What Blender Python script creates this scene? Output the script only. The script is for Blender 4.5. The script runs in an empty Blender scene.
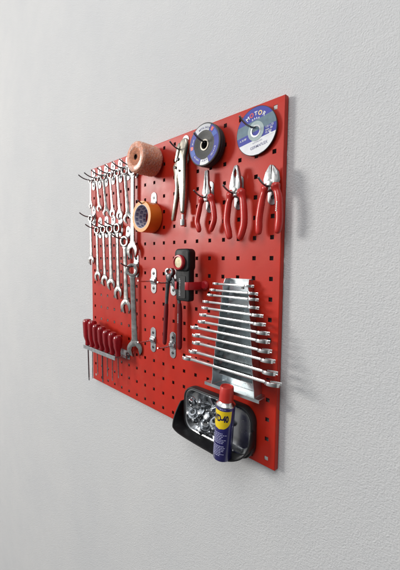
import bpy, bmesh, math, random
from mathutils import Vector, Matrix
random.seed(7)
R_ = math.radians
scene = bpy.context.scene
col = scene.collection

# ------------------------------------------------------------------ camera
cam = bpy.data.cameras.new("Camera")
camo = bpy.data.objects.new("Camera", cam)
col.objects.link(camo)
cam.sensor_fit = 'HORIZONTAL'
cam.sensor_width = 36.0
cam.lens = 36.0 * 321.677 / 400.0
cam.clip_start = 0.02
cam.clip_end = 60.0
RX = Vector((0.72417849, 0.68950968, 0.01191238))
RY = Vector((0.05558763, -0.04114738, -0.99760559))
RZ = Vector((-0.68736855, 0.72310669, -0.06812626))
m3 = Matrix((RX, -RY, -RZ)).transposed()
camo.matrix_world = Matrix.Translation((0.41037, -0.67971, -0.36363)) @ m3.to_4x4()
scene.camera = camo

# ------------------------------------------------------------------ world: dim indoor ambience
w = bpy.data.worlds.new("World")
scene.world = w
w.use_nodes = True
nt = w.node_tree
bg = nt.nodes['Background']
tc = nt.nodes.new('ShaderNodeTexCoord')
sp = nt.nodes.new('ShaderNodeSeparateXYZ')
mr = nt.nodes.new('ShaderNodeMapRange')
mr.inputs['From Min'].default_value = -1
mr.inputs['From Max'].default_value = 1
cr = nt.nodes.new('ShaderNodeValToRGB')
cr.color_ramp.elements[0].color = (0.12, 0.115, 0.11, 1)
cr.color_ramp.elements[0].position = 0.1
cr.color_ramp.elements[1].color = (0.80, 0.83, 0.87, 1)
cr.color_ramp.elements[1].position = 0.95
e = cr.color_ramp.elements.new(0.5)
e.color = (0.40, 0.405, 0.415, 1)
nt.links.new(tc.outputs['Generated'], sp.inputs[0])
nt.links.new(sp.outputs['Z'], mr.inputs[0])
nt.links.new(mr.outputs[0], cr.inputs[0])
mr2 = nt.nodes.new('ShaderNodeMapRange')
mr2.inputs['From Min'].default_value = -0.9; mr2.inputs['From Max'].default_value = 0.9
mr2.inputs['To Min'].default_value = 1.75; mr2.inputs['To Max'].default_value = 0.3
nt.links.new(sp.outputs['X'], mr2.inputs[0])
vm = nt.nodes.new('ShaderNodeVectorMath'); vm.operation = 'SCALE'
nt.links.new(cr.outputs[0], vm.inputs[0]); nt.links.new(mr2.outputs[0], vm.inputs['Scale'])
nt.links.new(vm.outputs[0], bg.inputs['Color'])
bg.inputs['Strength'].default_value = 0.76

# ------------------------------------------------------------------ lamps
def area(name, loc, target, sx, sy, power, color):
    l = bpy.data.lights.new(name, 'AREA')
    l.shape = 'RECTANGLE'; l.size = sx; l.size_y = sy
    l.energy = power; l.color = color
    o = bpy.data.objects.new(name, l)
    col.objects.link(o)
    o.location = loc
    d = Vector(target) - Vector(loc)
    o.rotation_euler = d.to_track_quat('-Z', 'Y').to_euler()
    return o
area("window_light", (-6.6, -5.95, 1.55), (-0.42, 0, -0.4), 2.1, 2.1, 505, (1.0, 0.965, 0.915))
area("fill_light", (0.5, -2.7, 2.3), (0.3, 0, -0.4), 2.2, 2.2, 66, (0.98, 0.99, 1.0))  # added soft fill lamp, brightens the wall on the right

scene.view_settings.view_transform = 'Standard'
scene.view_settings.look = 'None'
scene.view_settings.exposure = 0.05
scene.view_settings.gamma = 1.0

# ------------------------------------------------------------------ materials
def mat(name, base, rough=0.5, metal=0.0, var=0.0, vscale=60.0, bump=0.0, bscale=300.0,
        rvar=0.0, coat=0.0, trans=0.0, spec=None, alt=None, altscale=12.0, stretch=None, ior=None, detail=4, bdist=0.001):
    m = bpy.data.materials.new(name)
    m.use_nodes = True
    n = m.node_tree; L = n.links
    p = n.nodes['Principled BSDF']
    p.inputs['Roughness'].default_value = rough
    p.inputs['Metallic'].default_value = metal
    if coat: p.inputs['Coat Weight'].default_value = coat; p.inputs['Coat Roughness'].default_value = 0.12
    if trans: p.inputs['Transmission Weight'].default_value = trans
    if spec is not None: p.inputs['Specular IOR Level'].default_value = spec
    if ior: p.inputs['IOR'].default_value = ior
    t = n.nodes.new('ShaderNodeTexCoord')
    mp = n.nodes.new('ShaderNodeMapping')
    if stretch: mp.inputs['Scale'].default_value = stretch
    L.new(t.outputs['Object'], mp.inputs[0])
    def noise(s, d=4.0):
        q = n.nodes.new('ShaderNodeTexNoise')
        q.inputs['Scale'].default_value = s; q.inputs['Detail'].default_value = d
        L.new(mp.outputs[0], q.inputs['Vector'])
        return q
    b4 = (base[0], base[1], base[2], 1)
    cur = None
    if var > 0:
        q = noise(vscale, detail)
        r = n.nodes.new('ShaderNodeValToRGB')
        r.color_ramp.elements[0].position = 0.3; r.color_ramp.elements[1].position = 0.7
        r.color_ramp.elements[0].color = tuple(max(0, c * (1 - var)) for c in base) + (1,)
        r.color_ramp.elements[1].color = tuple(min(1, c * (1 + var)) for c in base) + (1,)
        L.new(q.outputs['Fac'], r.inputs[0]); cur = r.outputs[0]
    if alt is not None:
        q = noise(altscale, 6)
        r = n.nodes.new('ShaderNodeValToRGB')
        r.color_ramp.elements[0].position = 0.55; r.color_ramp.elements[1].position = 0.68
        r.color_ramp.elements[0].color = (0, 0, 0, 1); r.color_ramp.elements[1].color = (1, 1, 1, 1)
        L.new(q.outputs['Fac'], r.inputs[0])
        mx = n.nodes.new('ShaderNodeMix'); mx.data_type = 'RGBA'
        L.new(r.outputs[0], mx.inputs['Factor'])
        if cur: L.new(cur, mx.inputs[6])
        else: mx.inputs[6].default_value = b4
        mx.inputs[7].default_value = alt + (1,)
        cur = mx.outputs[2]
    if cur: L.new(cur, p.inputs['Base Color'])
    else: p.inputs['Base Color'].default_value = b4
    if rvar:
        q = noise(vscale * 0.6, 5)
        mr = n.nodes.new('ShaderNodeMapRange')
        mr.inputs['From Min'].default_value = 0.3; mr.inputs['From Max'].default_value = 0.7
        mr.inputs['To Min'].default_value = max(0.03, rough - rvar); mr.inputs['To Max'].default_value = min(1, rough + rvar)
        L.new(q.outputs['Fac'], mr.inputs[0]); L.new(mr.outputs[0], p.inputs['Roughness'])
    if bump:
        q = noise(bscale, 3)
        bn = n.nodes.new('ShaderNodeBump')
        bn.inputs['Strength'].default_value = bump; bn.inputs['Distance'].default_value = bdist
        L.new(q.outputs['Fac'], bn.inputs['Height']); L.new(bn.outputs[0], p.inputs['Normal'])
    return m

M = {}
M['red_paint'] = mat('red_powder_coat', (0.47, 0.0195, 0.0075), 0.39, spec=0.31, alt=(0.47, 0.028, 0.013), altscale=16, var=0.08, vscale=14, bump=0.22, bscale=420, rvar=0.10, bdist=0.0007)
M['steel'] = mat('satin_chrome', (0.43, 0.425, 0.41), 0.29, 1.0, var=0.22, vscale=70, rvar=0.12, bump=0.05, bscale=700)
M['steel_worn'] = mat('worn_satin_steel', (0.52, 0.52, 0.51), 0.36, 1.0, var=0.16, vscale=70, rvar=0.1, bump=0.08, bscale=600)
M['bright'] = mat('polished_steel', (0.80, 0.80, 0.79), 0.20, 1.0, var=0.06, vscale=60, rvar=0.07)
M['nickel'] = mat('nickel_plated', (0.42, 0.385, 0.325), 0.27, 1.0, var=0.1, vscale=60, rvar=0.08)
M['plier_steel'] = mat('ground_plier_steel', (0.34, 0.34, 0.34), 0.38, 1.0, var=0.3, vscale=110, rvar=0.12, bump=0.2, bscale=500)
M['nickel_dull'] = mat('dull_arbor_ring', (0.36, 0.33, 0.28), 0.5, 0.8, var=0.15, vscale=90)
M['pale_plug'] = mat('pale_grey_plug', (0.45, 0.42, 0.40), 0.5, 0.2, var=0.2, vscale=200)
M['zinc'] = mat('zinc_sheet', (0.62, 0.67, 0.69), 0.30, 1.0, var=0.14, vscale=45, rvar=0.1)
M['plate'] = mat('zinc_plated_hook', (0.42, 0.43, 0.44), 0.42, 1.0, var=0.1, vscale=120, rvar=0.08)
M['wire'] = mat('shaded_steel_wire', (0.20, 0.20, 0.21), 0.34, 1.0, var=0.2, vscale=200)  # dark reflections of the upper hook wires are put into this colour
M['wire_bright'] = mat('plated_wire', (0.55, 0.55, 0.56), 0.28, 1.0, var=0.15, vscale=200)
M['screw'] = mat('dark_screw_head', (0.13, 0.13, 0.13), 0.4, 1.0, var=0.2, vscale=300)
M['grip'] = mat('red_dipped_grip', (0.47, 0.019, 0.014), 0.28, var=0.10, vscale=50, rvar=0.06, bump=0.08, bscale=300)
M['dark_metal'] = mat('dark_forged_steel', (0.10, 0.10, 0.105), 0.38, 0.9, var=0.2, vscale=90)
M['grip_dark'] = mat('dark_red_grip', (0.13, 0.007, 0.010), 0.40, spec=0.3, var=0.1, vscale=60)
M['black'] = mat('black_plastic', (0.007, 0.007, 0.008), 0.5, spec=0.25, var=0.2, vscale=80, bump=0.1, bscale=900, rvar=0.08)
M['rubber'] = mat('black_rubber', (0.016, 0.016, 0.017), 0.55, spec=0.35, var=0.2, vscale=90, bump=0.15, bscale=700)
M['clip'] = mat('red_clip_plastic', (0.42, 0.014, 0.02), 0.34, var=0.06, vscale=60)
M['lens'] = mat('lamp_reflector', (0.80, 0.72, 0.48), 0.16, 0.9, var=0.2, vscale=160)
M['glass'] = mat('clear_lens', (0.9, 0.88, 0.8), 0.05, trans=0.95)
M['grey_print'] = mat('grey_print', (0.30, 0.30, 0.31), 0.5)
M['white_print'] = mat('white_print', (0.75, 0.75, 0.75), 0.5)
M['tape'] = mat('orange_tape', (0.80, 0.245, 0.028), 0.34, var=0.08, vscale=40, bump=0.12, bscale=350, coat=0.3, stretch=(1, 0.15, 1))
M['tape_side'] = mat('tape_edge', (0.78, 0.32, 0.075), 0.45, var=0.10, vscale=160)
M['core'] = mat('printed_core_paper', (0.62, 0.62, 0.68), 0.6, var=0.06, vscale=60)
M['core_ink'] = mat('slate_ink', (0.17, 0.17, 0.30), 0.6)
M['twine'] = mat('salmon_twine', (0.70, 0.25, 0.115), 0.5, var=0.30, vscale=150, bump=1.0, bscale=170, coat=0.4, alt=(0.78, 0.50, 0.36), altscale=130, stretch=(1, 3.2, 1), bdist=0.003)
M['twine_in'] = mat('orange_twine_centre', (0.42, 0.13, 0.05), 0.6, var=0.4, vscale=260, bump=0.9, bscale=320, bdist=0.003)
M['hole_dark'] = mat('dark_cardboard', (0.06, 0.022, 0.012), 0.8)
M['abrasive'] = mat('dark_abrasive', (0.030, 0.030, 0.032), 0.75, var=0.5, vscale=700, bump=0.6, bscale=900)
M['mesh_grey'] = mat('resin_bonded_grey', (0.045, 0.045, 0.043), 0.55, var=0.3, vscale=500, bump=0.3, bscale=800)
M['lab_blue'] = mat('label_blue', (0.06, 0.068, 0.33), 0.45, var=0.08, vscale=80, spec=0.22)
M['lab_teal'] = mat('label_teal', (0.14, 0.205, 0.25), 0.42, var=0.12, vscale=80, spec=0.22)
M['lab_white'] = mat('label_white', (0.74, 0.75, 0.77), 0.4, var=0.04, vscale=80, spec=0.22)
M['lab_pale'] = mat('label_pale_teal', (0.36, 0.44, 0.44), 0.4, var=0.08, vscale=80, spec=0.22)
M['lab_silver'] = mat('label_silver', (0.36, 0.37, 0.39), 0.4, 0.2, var=0.1, vscale=80)
M['lab_red'] = mat('label_red', (0.60, 0.07, 0.06), 0.4)
M['lab_yellow'] = mat('label_yellow_disc', (0.75, 0.55, 0.25), 0.4)
M['can_blue'] = mat('can_blue', (0.020, 0.018, 0.125), 0.26, var=0.08, vscale=60, coat=0.5)
M['can_yellow'] = mat('can_yellow', (0.80, 0.57, 0.01), 0.32, coat=0.3, var=0.03, vscale=90)
M['can_ink'] = mat('can_dark_blue_ink', (0.012, 0.012, 0.055), 0.35)
M['can_text'] = mat('can_pale_ink', (0.42, 0.42, 0.62), 0.45)
M['cap'] = mat('red_cap', (0.50, 0.028, 0.02), 0.40, var=0.05, vscale=70, bump=0.06, bscale=400)
M['dish'] = mat('stainless_dish', (0.55, 0.56, 0.57), 0.22, 1.0, var=0.1, vscale=30, rvar=0.08, bump=0.03, bscale=40)
M['bolt'] = mat('zinc_bolt', (0.40, 0.42, 0.44), 0.22, 1.0, var=0.25, vscale=160, rvar=0.1)

def red_handle():
    m = mat('translucent_red_handle', (0.46, 0.006, 0.016), 0.17, trans=0.55, spec=0.35, coat=0.25, ior=1.46)
    return m
M['handle'] = red_handle()

def film():
    m = bpy.data.materials.new('clear_wrinkled_film'); m.use_nodes = True
    n = m.node_tree; L = n.links
    out = n.nodes['Material Output']
    p = n.nodes['Principled BSDF']
    p.inputs['Base Color'].default_value = (0.85, 0.80, 0.78, 1); p.inputs['Roughness'].default_value = 0.22
    t = n.nodes.new('ShaderNodeTexCoord'); q = n.nodes.new('ShaderNodeTexNoise')
    q.inputs['Scale'].default_value = 170; q.inputs['Detail'].default_value = 5
    L.new(t.outputs['Object'], q.inputs['Vector'])
    bn = n.nodes.new('ShaderNodeBump'); bn.inputs['Strength'].default_value = 0.9; bn.inputs['Distance'].default_value = 0.004
    L.new(q.outputs['Fac'], bn.inputs['Height']); L.new(bn.outputs[0], p.inputs['Normal'])
    r = n.nodes.new('ShaderNodeValToRGB')
    r.color_ramp.elements[0].position = 0.40; r.color_ramp.elements[0].color = (0.04, 0.04, 0.04, 1)
    r.color_ramp.elements[1].position = 0.72; r.color_ramp.elements[1].color = (0.34, 0.34, 0.34, 1)
    L.new(q.outputs['Fac'], r.inputs[0])
    tr = n.nodes.new('ShaderNodeBsdfTransparent'); mx = n.nodes.new('ShaderNodeMixShader')
    L.new(r.outputs[0], mx.inputs[0]); L.new(tr.outputs[0], mx.inputs[1]); L.new(p.outputs[0], mx.inputs[2])
    L.new(mx.outputs[0], out.inputs['Surface'])
    return m
M['film'] = film()

def plaster():
    m = bpy.data.materials.new('white_roughcast_plaster'); m.use_nodes = True
    n = m.node_tree; L = n.links
    p = n.nodes['Principled BSDF']
    p.inputs['Roughness'].default_value = 0.85
    t = n.nodes.new('ShaderNodeTexCoord')
    def noise(s, d):
        q = n.nodes.new('ShaderNodeTexNoise'); q.inputs['Scale'].default_value = s; q.inputs['Detail'].default_value = d
        L.new(t.outputs['Object'], q.inputs['Vector']); return q
    a = noise(2.6, 9); a.inputs['Roughness'].default_value = 0.68
    r = n.nodes.new('ShaderNodeValToRGB')
    r.color_ramp.elements[0].position = 0.28; r.color_ramp.elements[0].color = (0.585, 0.592, 0.600, 1)
    r.color_ramp.elements[1].position = 0.72; r.color_ramp.elements[1].color = (0.64, 0.64, 0.636, 1)
    L.new(a.outputs['Fac'], r.inputs[0]); L.new(r.outputs[0], p.inputs['Base Color'])
    b = noise(270, 6); c = noise(105, 3)
    b.inputs['Roughness'].default_value = 0.66
    r2 = n.nodes.new('ShaderNodeValToRGB')
    r2.color_ramp.elements[0].position = 0.25; r2.color_ramp.elements[1].position = 0.78
    L.new(b.outputs['Fac'], r2.inputs[0])
    ad = n.nodes.new('ShaderNodeMath'); ad.operation = 'MULTIPLY_ADD'; ad.inputs[1].default_value = 0.8
    L.new(c.outputs['Fac'], ad.inputs[0]); L.new(r2.outputs[0], ad.inputs[2])
    bn = n.nodes.new('ShaderNodeBump'); bn.inputs['Strength'].default_value = 0.62; bn.inputs['Distance'].default_value = 0.0026
    L.new(ad.outputs[0], bn.inputs['Height']); L.new(bn.outputs[0], p.inputs['Normal'])
    return m
M['plaster'] = plaster()

# ------------------------------------------------------------------ helpers
# builder coordinates are millimetres: x right along the wall, d out of the board, z up
def cr_path(pts, n=6):
    out = []
    P = [Vector(p) for p in pts]
    for i in range(len(P) - 1):
        p0 = P[max(i - 1, 0)]; p1 = P[i]; p2 = P[i + 1]; p3 = P[min(i + 2, len(P) - 1)]
        for k in range(n):
            t = k / n
            out.append(0.5 * ((2 * p1) + (-p0 + p2) * t + (2 * p0 - 5 * p1 + 4 * p2 - p3) * t * t + (-p0 + 3 * p1 - 3 * p2 + p3) * t ** 3))
    out.append(P[-1])
    return out

class MB:
    def __init__(s):
        s.v = []; s.f = []; s.mi = []; s.T = None; s.cm = 0
    def add(s, vs, fs):
        o = len(s.v)
        for q in vs:
            q = Vector(q)
            if s.T is not None: q = s.T @ q
            s.v.append(q)
        for f in fs:
            s.f.append([i + o for i in f]); s.mi.append(s.cm)
    def box(s, x0, x1, d0, d1, z0, z1):
        v = [(x0, d0, z0), (x1, d0, z0), (x1, d1, z0), (x0, d1, z0), (x0, d0, z1), (x1, d0, z1), (x1, d1, z1), (x0, d1, z1)]
        s.add(v, [(0, 1, 2, 3), (4, 5, 6, 7), (0, 1, 5, 4), (1, 2, 6, 5), (2, 3, 7, 6), (3, 0, 4, 7)])
    def prism(s, pts, d0, d1):            # outline in (x, z), extruded along d
        n = len(pts)
        v = [(p[0], d0, p[1]) for p in pts] + [(p[0], d1, p[1]) for p in pts]
        f = [tuple(range(n)), tuple(range(n, 2 * n))] + [(i, (i + 1) % n, n + (i + 1) % n, n + i) for i in range(n)]
        s.add(v, f)
    def ringprism(s, outer, inner, d0, d1):   # same number of points
        n = len(outer)
        v = [(p[0], d0, p[1]) for p in outer] + [(p[0], d0, p[1]) for p in inner] + \
            [(p[0], d1, p[1]) for p in outer] + [(p[0], d1, p[1]) for p in inner]
        f = []
        for i in range(n):
            j = (i + 1) % n
            f += [(i, j, n + j, n + i), (2 * n + i, 2 * n + j, 3 * n + j, 3 * n + i), (i, j, 2 * n + j, 2 * n + i), (n + i, n + j, 3 * n + j, 3 * n + i)]
        s.add(v, f)
    def tube(s, path, rad, seg=10, flat=1.0, smooth=6, up=(0, 1, 0), cap=True):
        if smooth > 1 and len(path) > 2:
            P = cr_path(path, smooth)
            if hasattr(rad, '__len__'):
                rr = [q[0] for q in cr_path([(r, 0, 0) for r in rad], smooth)]
            else: rr = [rad] * len(P)
        else:
            P = [Vector(p) for p in path]
            rr = list(rad) if hasattr(rad, '__len__') else [rad] * len(P)
        vs = []; fs = []
        n = len(P)
        u0 = Vector(up)
        for i in range(n):
            t = (P[min(i + 1, n - 1)] - P[max(i - 1, 0)])
            if t.length < 1e-9: t = Vector((0, 0, 1))
            t.normalize()
            a = t.cross(u0)
            if a.length < 1e-4: a = t.cross(Vector((1, 0.1, 0)))
            a.normalize(); b = t.cross(a); b.normalize()
            for k in range(seg):
                an = 2 * math.pi * k / seg
                vs.append(P[i] + a * (math.cos(an) * rr[i]) + b * (math.sin(an) * rr[i] * flat))
        for i in range(n - 1):
            for k in range(seg):
                k2 = (k + 1) % seg
                fs.append((i * seg + k, i * seg + k2, (i + 1) * seg + k2, (i + 1) * seg + k))
        if cap:
            fs.append(tuple(range(seg))); fs.append(tuple(range((n - 1) * seg, n * seg)))
        s.add(vs, fs)
    def lathe(s, prof, c=(0, 0, 0), axis='d', seg=48, close=False, wob=None):   # profile (r, h) along axis
        vs = []; fs = []
        n = len(prof)
        for i, (r, h) in enumerate(prof):
            for k in range(seg):
                a = 2 * math.pi * k / seg
                r2 = r * (wob(a, h) if wob else 1)
                x, y = r2 * math.cos(a), r2 * math.sin(a)
                if axis == 'd': q = (c[0] + x, c[1] + h, c[2] + y)
                elif axis == 'z': q = (c[0] + x, c[1] + y, c[2] + h)
                else: q = (c[0] + h, c[1] + x, c[2] + y)
                vs.append(q)
        for i in range(n - 1 + (1 if close else 0)):
            j = (i + 1) % n
            for k in range(seg):
                k2 = (k + 1) % seg
                fs.append((i * seg + k, i * seg + k2, j * seg + k2, j * seg + k))
        if not close:
            if prof[0][0] > 1e-6: fs.append(tuple(range(seg)))
            if prof[-1][0] > 1e-6: fs.append(tuple(range((n - 1) * seg, n * seg)))
        s.add(vs, fs)
    def build(s, name, mats, parent=None, bevel=0.0, seg=2, angle=35, ang_b=30):
        me = bpy.data.meshes.new(name)
        bm = bmesh.new()
        bv = [bm.verts.new((q.x / 1000, -q.y / 1000, q.z / 1000)) for q in s.v]
        for f, mi in zip(s.f, s.mi):
            try:
                fc = bm.faces.new([bv[i] for i in f]); fc.material_index = mi
            except ValueError: pass
        bmesh.ops.remove_doubles(bm, verts=bm.verts, dist=1e-6)
        bmesh.ops.recalc_face_normals(bm, faces=bm.faces)
        if bevel:
            eds = [e for e in bm.edges if len(e.link_faces) == 2 and e.calc_face_angle(0) > R_(ang_b)]
            bmesh.ops.bevel(bm, geom=eds, offset=bevel / 1000, segments=seg, profile=0.5, affect='EDGES', clamp_overlap=True)
        bm.to_mesh(me); bm.free()
        for p in me.polygons: p.use_smooth = True
        me.set_sharp_from_angle(angle=R_(angle))
        if not isinstance(mats, (list, tuple)): mats = [mats]
        for m in mats: me.materials.append(m)
        o = bpy.data.objects.new(name, me)
        col.objects.link(o)
        if parent: o.parent = parent
        return o

def tag(o, label=None, cat=None, group=None, kind=None):
    if label: o['label'] = label
    if cat: o['category'] = cat
    if group: o['group'] = group
    if kind: o['kind'] = kind
    return o
def empty(name, X, d, Z, label, cat, group=None, ry=0.0, rz=0.0):
    o = bpy.data.objects.new(name, None)
    o.empty_display_size = 0.02
    col.objects.link(o)
    o.location = (X / 1000, -d / 1000, Z / 1000)
    o.rotation_euler = (0, R_(ry), R_(rz))
    return tag(o, label, cat, group)
def copy_tree(o, parent=None):
    c = o.copy(); col.objects.link(c)
    if parent: c.parent = parent
    for ch in list(o.children): copy_tree(ch, c)
    return c
def circ(r, n=32, c=(0, 0), a0=0.0):
    return [(c[0] + r * math.cos(a0 + 2 * math.pi * i / n), c[1] + r * math.sin(a0 + 2 * math.pi * i / n)) for i in range(n)]
def stadium(w, h, n=10):
    r = w / 2; k = h / 2 - r
    return [(r * math.cos(math.pi * i / n), k + r * math.sin(math.pi * i / n)) for i in range(n + 1)] + \
           [(r * math.cos(math.pi + math.pi * i / n), -k + r * math.sin(math.pi + math.pi * i / n)) for i in range(n + 1)]
def rrect(x0, x1, z0, z1, r, n=6):
    out = []
    for cx, cz, a in ((x1 - r, z1 - r, 0), (x0 + r, z1 - r, 90), (x0 + r, z0 + r, 180), (x1 - r, z0 + r, 270)):
        for i in range(n + 1):
            t = R_(a + 90 * i / n); out.append((cx + r * math.cos(t), cz + r * math.sin(t)))
    return out
_dg = None
def text_geo(s, size, bold=0.0, shear=0.0):
    cu = bpy.data.curves.new('tmp_text', 'FONT')
    cu.body = s; cu.size = size; cu.align_x = 'CENTER'; cu.align_y = 'CENTER'
    cu.offset = bold; cu.shear = shear; cu.resolution_u = 4
    o = bpy.data.objects.new('tmp_text', cu); col.objects.link(o)
    dg = bpy.context.evaluated_depsgraph_get(); dg.update()
    me = bpy.data.meshes.new_from_object(o.evaluated_get(dg))
    bm = bmesh.new(); bm.from_mesh(me)
    bmesh.ops.triangulate(bm, faces=bm.faces)
    bmesh.ops.subdivide_edges(bm, edges=[e for e in bm.edges if e.calc_length() > size * 0.25], cuts=1)
    bmesh.ops.triangulate(bm, faces=bm.faces)
    bm.verts.index_update()
    v = [(q.co.x, q.co.y) for q in bm.verts]; f = [tuple(q.index for q in fc.verts) for fc in bm.faces]
    bm.free(); bpy.data.meshes.remove(me); bpy.data.objects.remove(o); bpy.data.curves.remove(cu)
    return v, f

# ------------------------------------------------------------------ setting: plaster wall
WALL_D = -18
mb = MB(); mb.box(-7000, 3500, WALL_D - 60, WALL_D, -3500, 3000)
tag(mb.build('wall', M['plaster']), kind='structure', label='white roughcast plaster wall behind the red perforated board')

# ------------------------------------------------------------------ perforated board
P = 50.0
X0, X1, Z0, Z1 = -874.0, 24.5, -872.5, 21.5
board = empty('pegboard', -425, 0, -425, 'large red perforated steel tool board hung on the white plaster wall', 'tool board')
def board_panel():
    mb = MB(); mb.T = Matrix.Translation((425, 0, 425))
    h = 5.3; rb = 2.2
    xs = [X0 + rb]; zs = [Z0 + rb]
    for c in range(17, -1, -1): xs += [-P * c - h, -P * c + h]
    for c in range(17, -1, -1): zs += [-P * c - h, -P * c + h]
    xs.append(X1 - rb); zs.append(Z1 - rb)
    n = len(xs); t = 1.5
    vs = [(x, 0, z) for z in zs for x in xs] + [(x, -t, z) for z in zs for x in xs]
    N = n * n; fs = []
    hole = lambda i: 0 < i < n - 1 and i % 2 == 1
    for j in range(n - 1):
        for i in range(n - 1):
            a, b, c, d = j * n + i, j * n + i + 1, (j + 1) * n + i + 1, (j + 1) * n + i
            if hole(i) and hole(j):
                fs += [(a, b, N + b, N + a), (b, c, N + c, N + b), (c, d, N + d, N + c), (d, a, N + a, N + d)]
            else:
                fs += [(a, b, c, d), (N + a, N + b, N + c, N + d)]
    mb.add(vs, fs)
    # folded rim: outward rounding then 11 mm return
    prof = [(rb * math.sin(R_(a)), -rb + rb * math.cos(R_(a))) for a in (0, 22, 45, 67, 90)] + [(rb, -15.4), (rb - 1.4, -15.4), (rb - 1.4, -t - 0.4)]
    vs = []; fs = []
    for o, d in prof:
        vs += [(X0 + rb - o, d, Z0 + rb - o), (X1 - rb + o, d, Z0 + rb - o), (X1 - rb + o, d, Z1 - rb + o), (X0 + rb - o, d, Z1 - rb + o)]
    for i in range(len(prof) - 1):
        for k in range(4):
            k2 = (k + 1) % 4
            fs.append((i * 4 + k, i * 4 + k2, i * 4 + 4 + k2, i * 4 + 4 + k))
    mb.add(vs, fs)
    o = mb.build('front_panel', M['red_paint'], board, angle=40)
    return o
board_panel()
for (x, z) in ((0, 0), (-850, 0), (0, -850), (-850, -850)):
    mb = MB(); mb.T = Matrix.Translation((x + 425, 0, z + 425))
    mb.box(-4.9, 4.9, WALL_D + 0.5, -0.5, -4.9, 4.9)
    mb.build('mounting_screw', M['pale_plug'], board, bevel=0.8)

# ------------------------------------------------------------------ hooks
def make_hook(name, path, wiremat, r=2.3):
    o = empty(name, 0, 0, 0, 'hook', 'hook')
    mb = MB(); mb.prism(stadium(28, 86), 0.3, 2.2); mb.build('base_plate', M['plate'], o, bevel=0.5, seg=1)
    mb = MB()
    mb.prism([(-13, 12), (-13, -12), (13, -12), (13, 12)], 2.25, 5.0)
    mb.box(-12, 12, 5.0, 9.2, -6.5, 6.5)
    mb.build('clamp', M['plate'], o, bevel=1.2)
    mb = MB(); mb.tube(path, r, seg=10, smooth=5); mb.build('wire', wiremat, o)
    for z in (25, -25):
        mb = MB(); mb.lathe([(5.2, 2.2), (5.2, 2.9), (4.2, 3.9), (2.0, 4.1), (1.8, 3.0), (0.01, 3.0)], c=(0, 0, z), seg=16)
        mb.build('screw', M['screw'], o)
    return o
up_path = [(-3, 7.0, 0), (0, 9, -1.5), (0, 22, -4.5), (0, 40, -3.5), (0, 55, 1.5), (0, 66, 8)]
fl_path = [(-3, 7.0, 0), (0, 9, -0.5), (0, 30, -1.2), (0, 52, -0.6), (0, 66, 2.5)]
protoA = make_hook('upturned_hook', up_path, M['wire'])
protoB = make_hook('straight_hook', fl_path, M['wire_bright'])
used = {}
def hook(proto, x, z, label, group, rz=0.0):
    o = proto if not used.get(proto.name) else copy_tree(proto)
    used[proto.name] = True
    o.location = (x / 1000, 0, z / 1000)
    tag(o, label, 'hook', group)
    for ch in o.children:
        if ch.name.startswith('wire'): ch.rotation_euler = (0, 0, R_(rz))
    return o
UP = 'upper row of hooks carrying the shorter spanners'
LO = 'lower row of hooks carrying the longer spanners'
ORD = ['first', 'second', 'third', 'fourth', 'fifth', 'sixth', 'seventh']
for i in range(7):
    hook(protoA, -850 + 50 * i, -25, f'{ORD[i]} dark wire hook from the left in the top spanner row', UP, random.uniform(-5, 5))
hook(protoA, -850, -175, 'leftmost hook of the lower spanner row, set higher than its neighbours', LO, 2)
for i in range(1, 5):
    hook(protoA, -850 + 50 * i, -225, f'{ORD[i]} dark wire hook from the left in the lower spanner row', LO, random.uniform(-4, 4))
hook(protoA, -600, -275, 'dark wire hook holding the ring of the second longest lower spanner', LO, -3)
hook(protoA, -550, -375, 'hook through the ring of the longest spanner in the lower row', LO, 0)
SG = 'single hooks for the other tools'
hook(protoA, -450, -27, 'hook inside the film wrapped salmon twine roll', SG)
hook(protoA, -450, -175, 'hook with its plate top showing above the orange tape roll', SG)
hook(protoA, -300, -30, 'dark wire hook carrying the silver locking pliers', SG, 2)
hook(protoA, -200, -32, 'dark wire hook through the centre of the stacked dark discs', SG, -2)
hook(protoA, -50, -33, 'dark wire hook through the blue and white cutting disc', SG, -4)
hook(protoA, -200, -180, 'wire hook under the joint of the long nose pliers', SG, 0)
hook(protoA, -100, -182, 'wire hook under the joint of the combination pliers', SG, 0)
hook(protoA, 0, -181, 'wire hook under the joint of the diagonal cutters', SG, 1)
BG = 'bare plated hooks in the middle of the board'
hook(protoB, -450, -425, 'empty plated hook between the longest spanner and the pincers, upper one', BG, 0)
hook(protoB, -452, -627, 'empty plated hook beside the jaw of the longest spanner', BG, 1)
hook(protoB, -350, -425, 'plated hook carrying the long pincers, half hidden by the work light', BG, 0)
hook(protoB, -351, -627, 'plated hook between the lower ends of the two pincer handles', BG, 2)

# ------------------------------------------------------------------ spanners
def jaw_outline(w, ang=0.0, slot=0.50):
    Rr = w / 2; s = w * slot / 2
    pts = []
    for i in range(27):
        t = R_(-58 + (238 + 58) * i / 26)
        k = 1.0 + 0.05 * math.cos(2 * t)
        pts.append((Rr * k * math.cos(t), Rr * math.sin(t) * 1.02))
    zt = pts[0][1]
    pts += [(-s * 1.02, zt - 0.10 * Rr), (-s, -0.05 * Rr), (-s * 0.55, 0.32 * Rr), (s * 0.55, 0.32 * Rr), (s, -0.05 * Rr), (s * 1.02, zt - 0.10 * Rr)]
    ca, sa = math.cos(R_(ang)), math.sin(R_(ang))
    return [(x * ca - z * sa, x * sa + z * ca) for x, z in pts]
def star12(r, n=48):
    return [((r * (1 + 0.055 * math.cos(12 * 2 * math.pi * i / n))) * math.cos(2 * math.pi * i / n), (r * (1 + 0.055 * math.cos(12 * 2 * math.pi * i / n))) * math.sin(2 * math.pi * i / n)) for i in range(n)]
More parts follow.
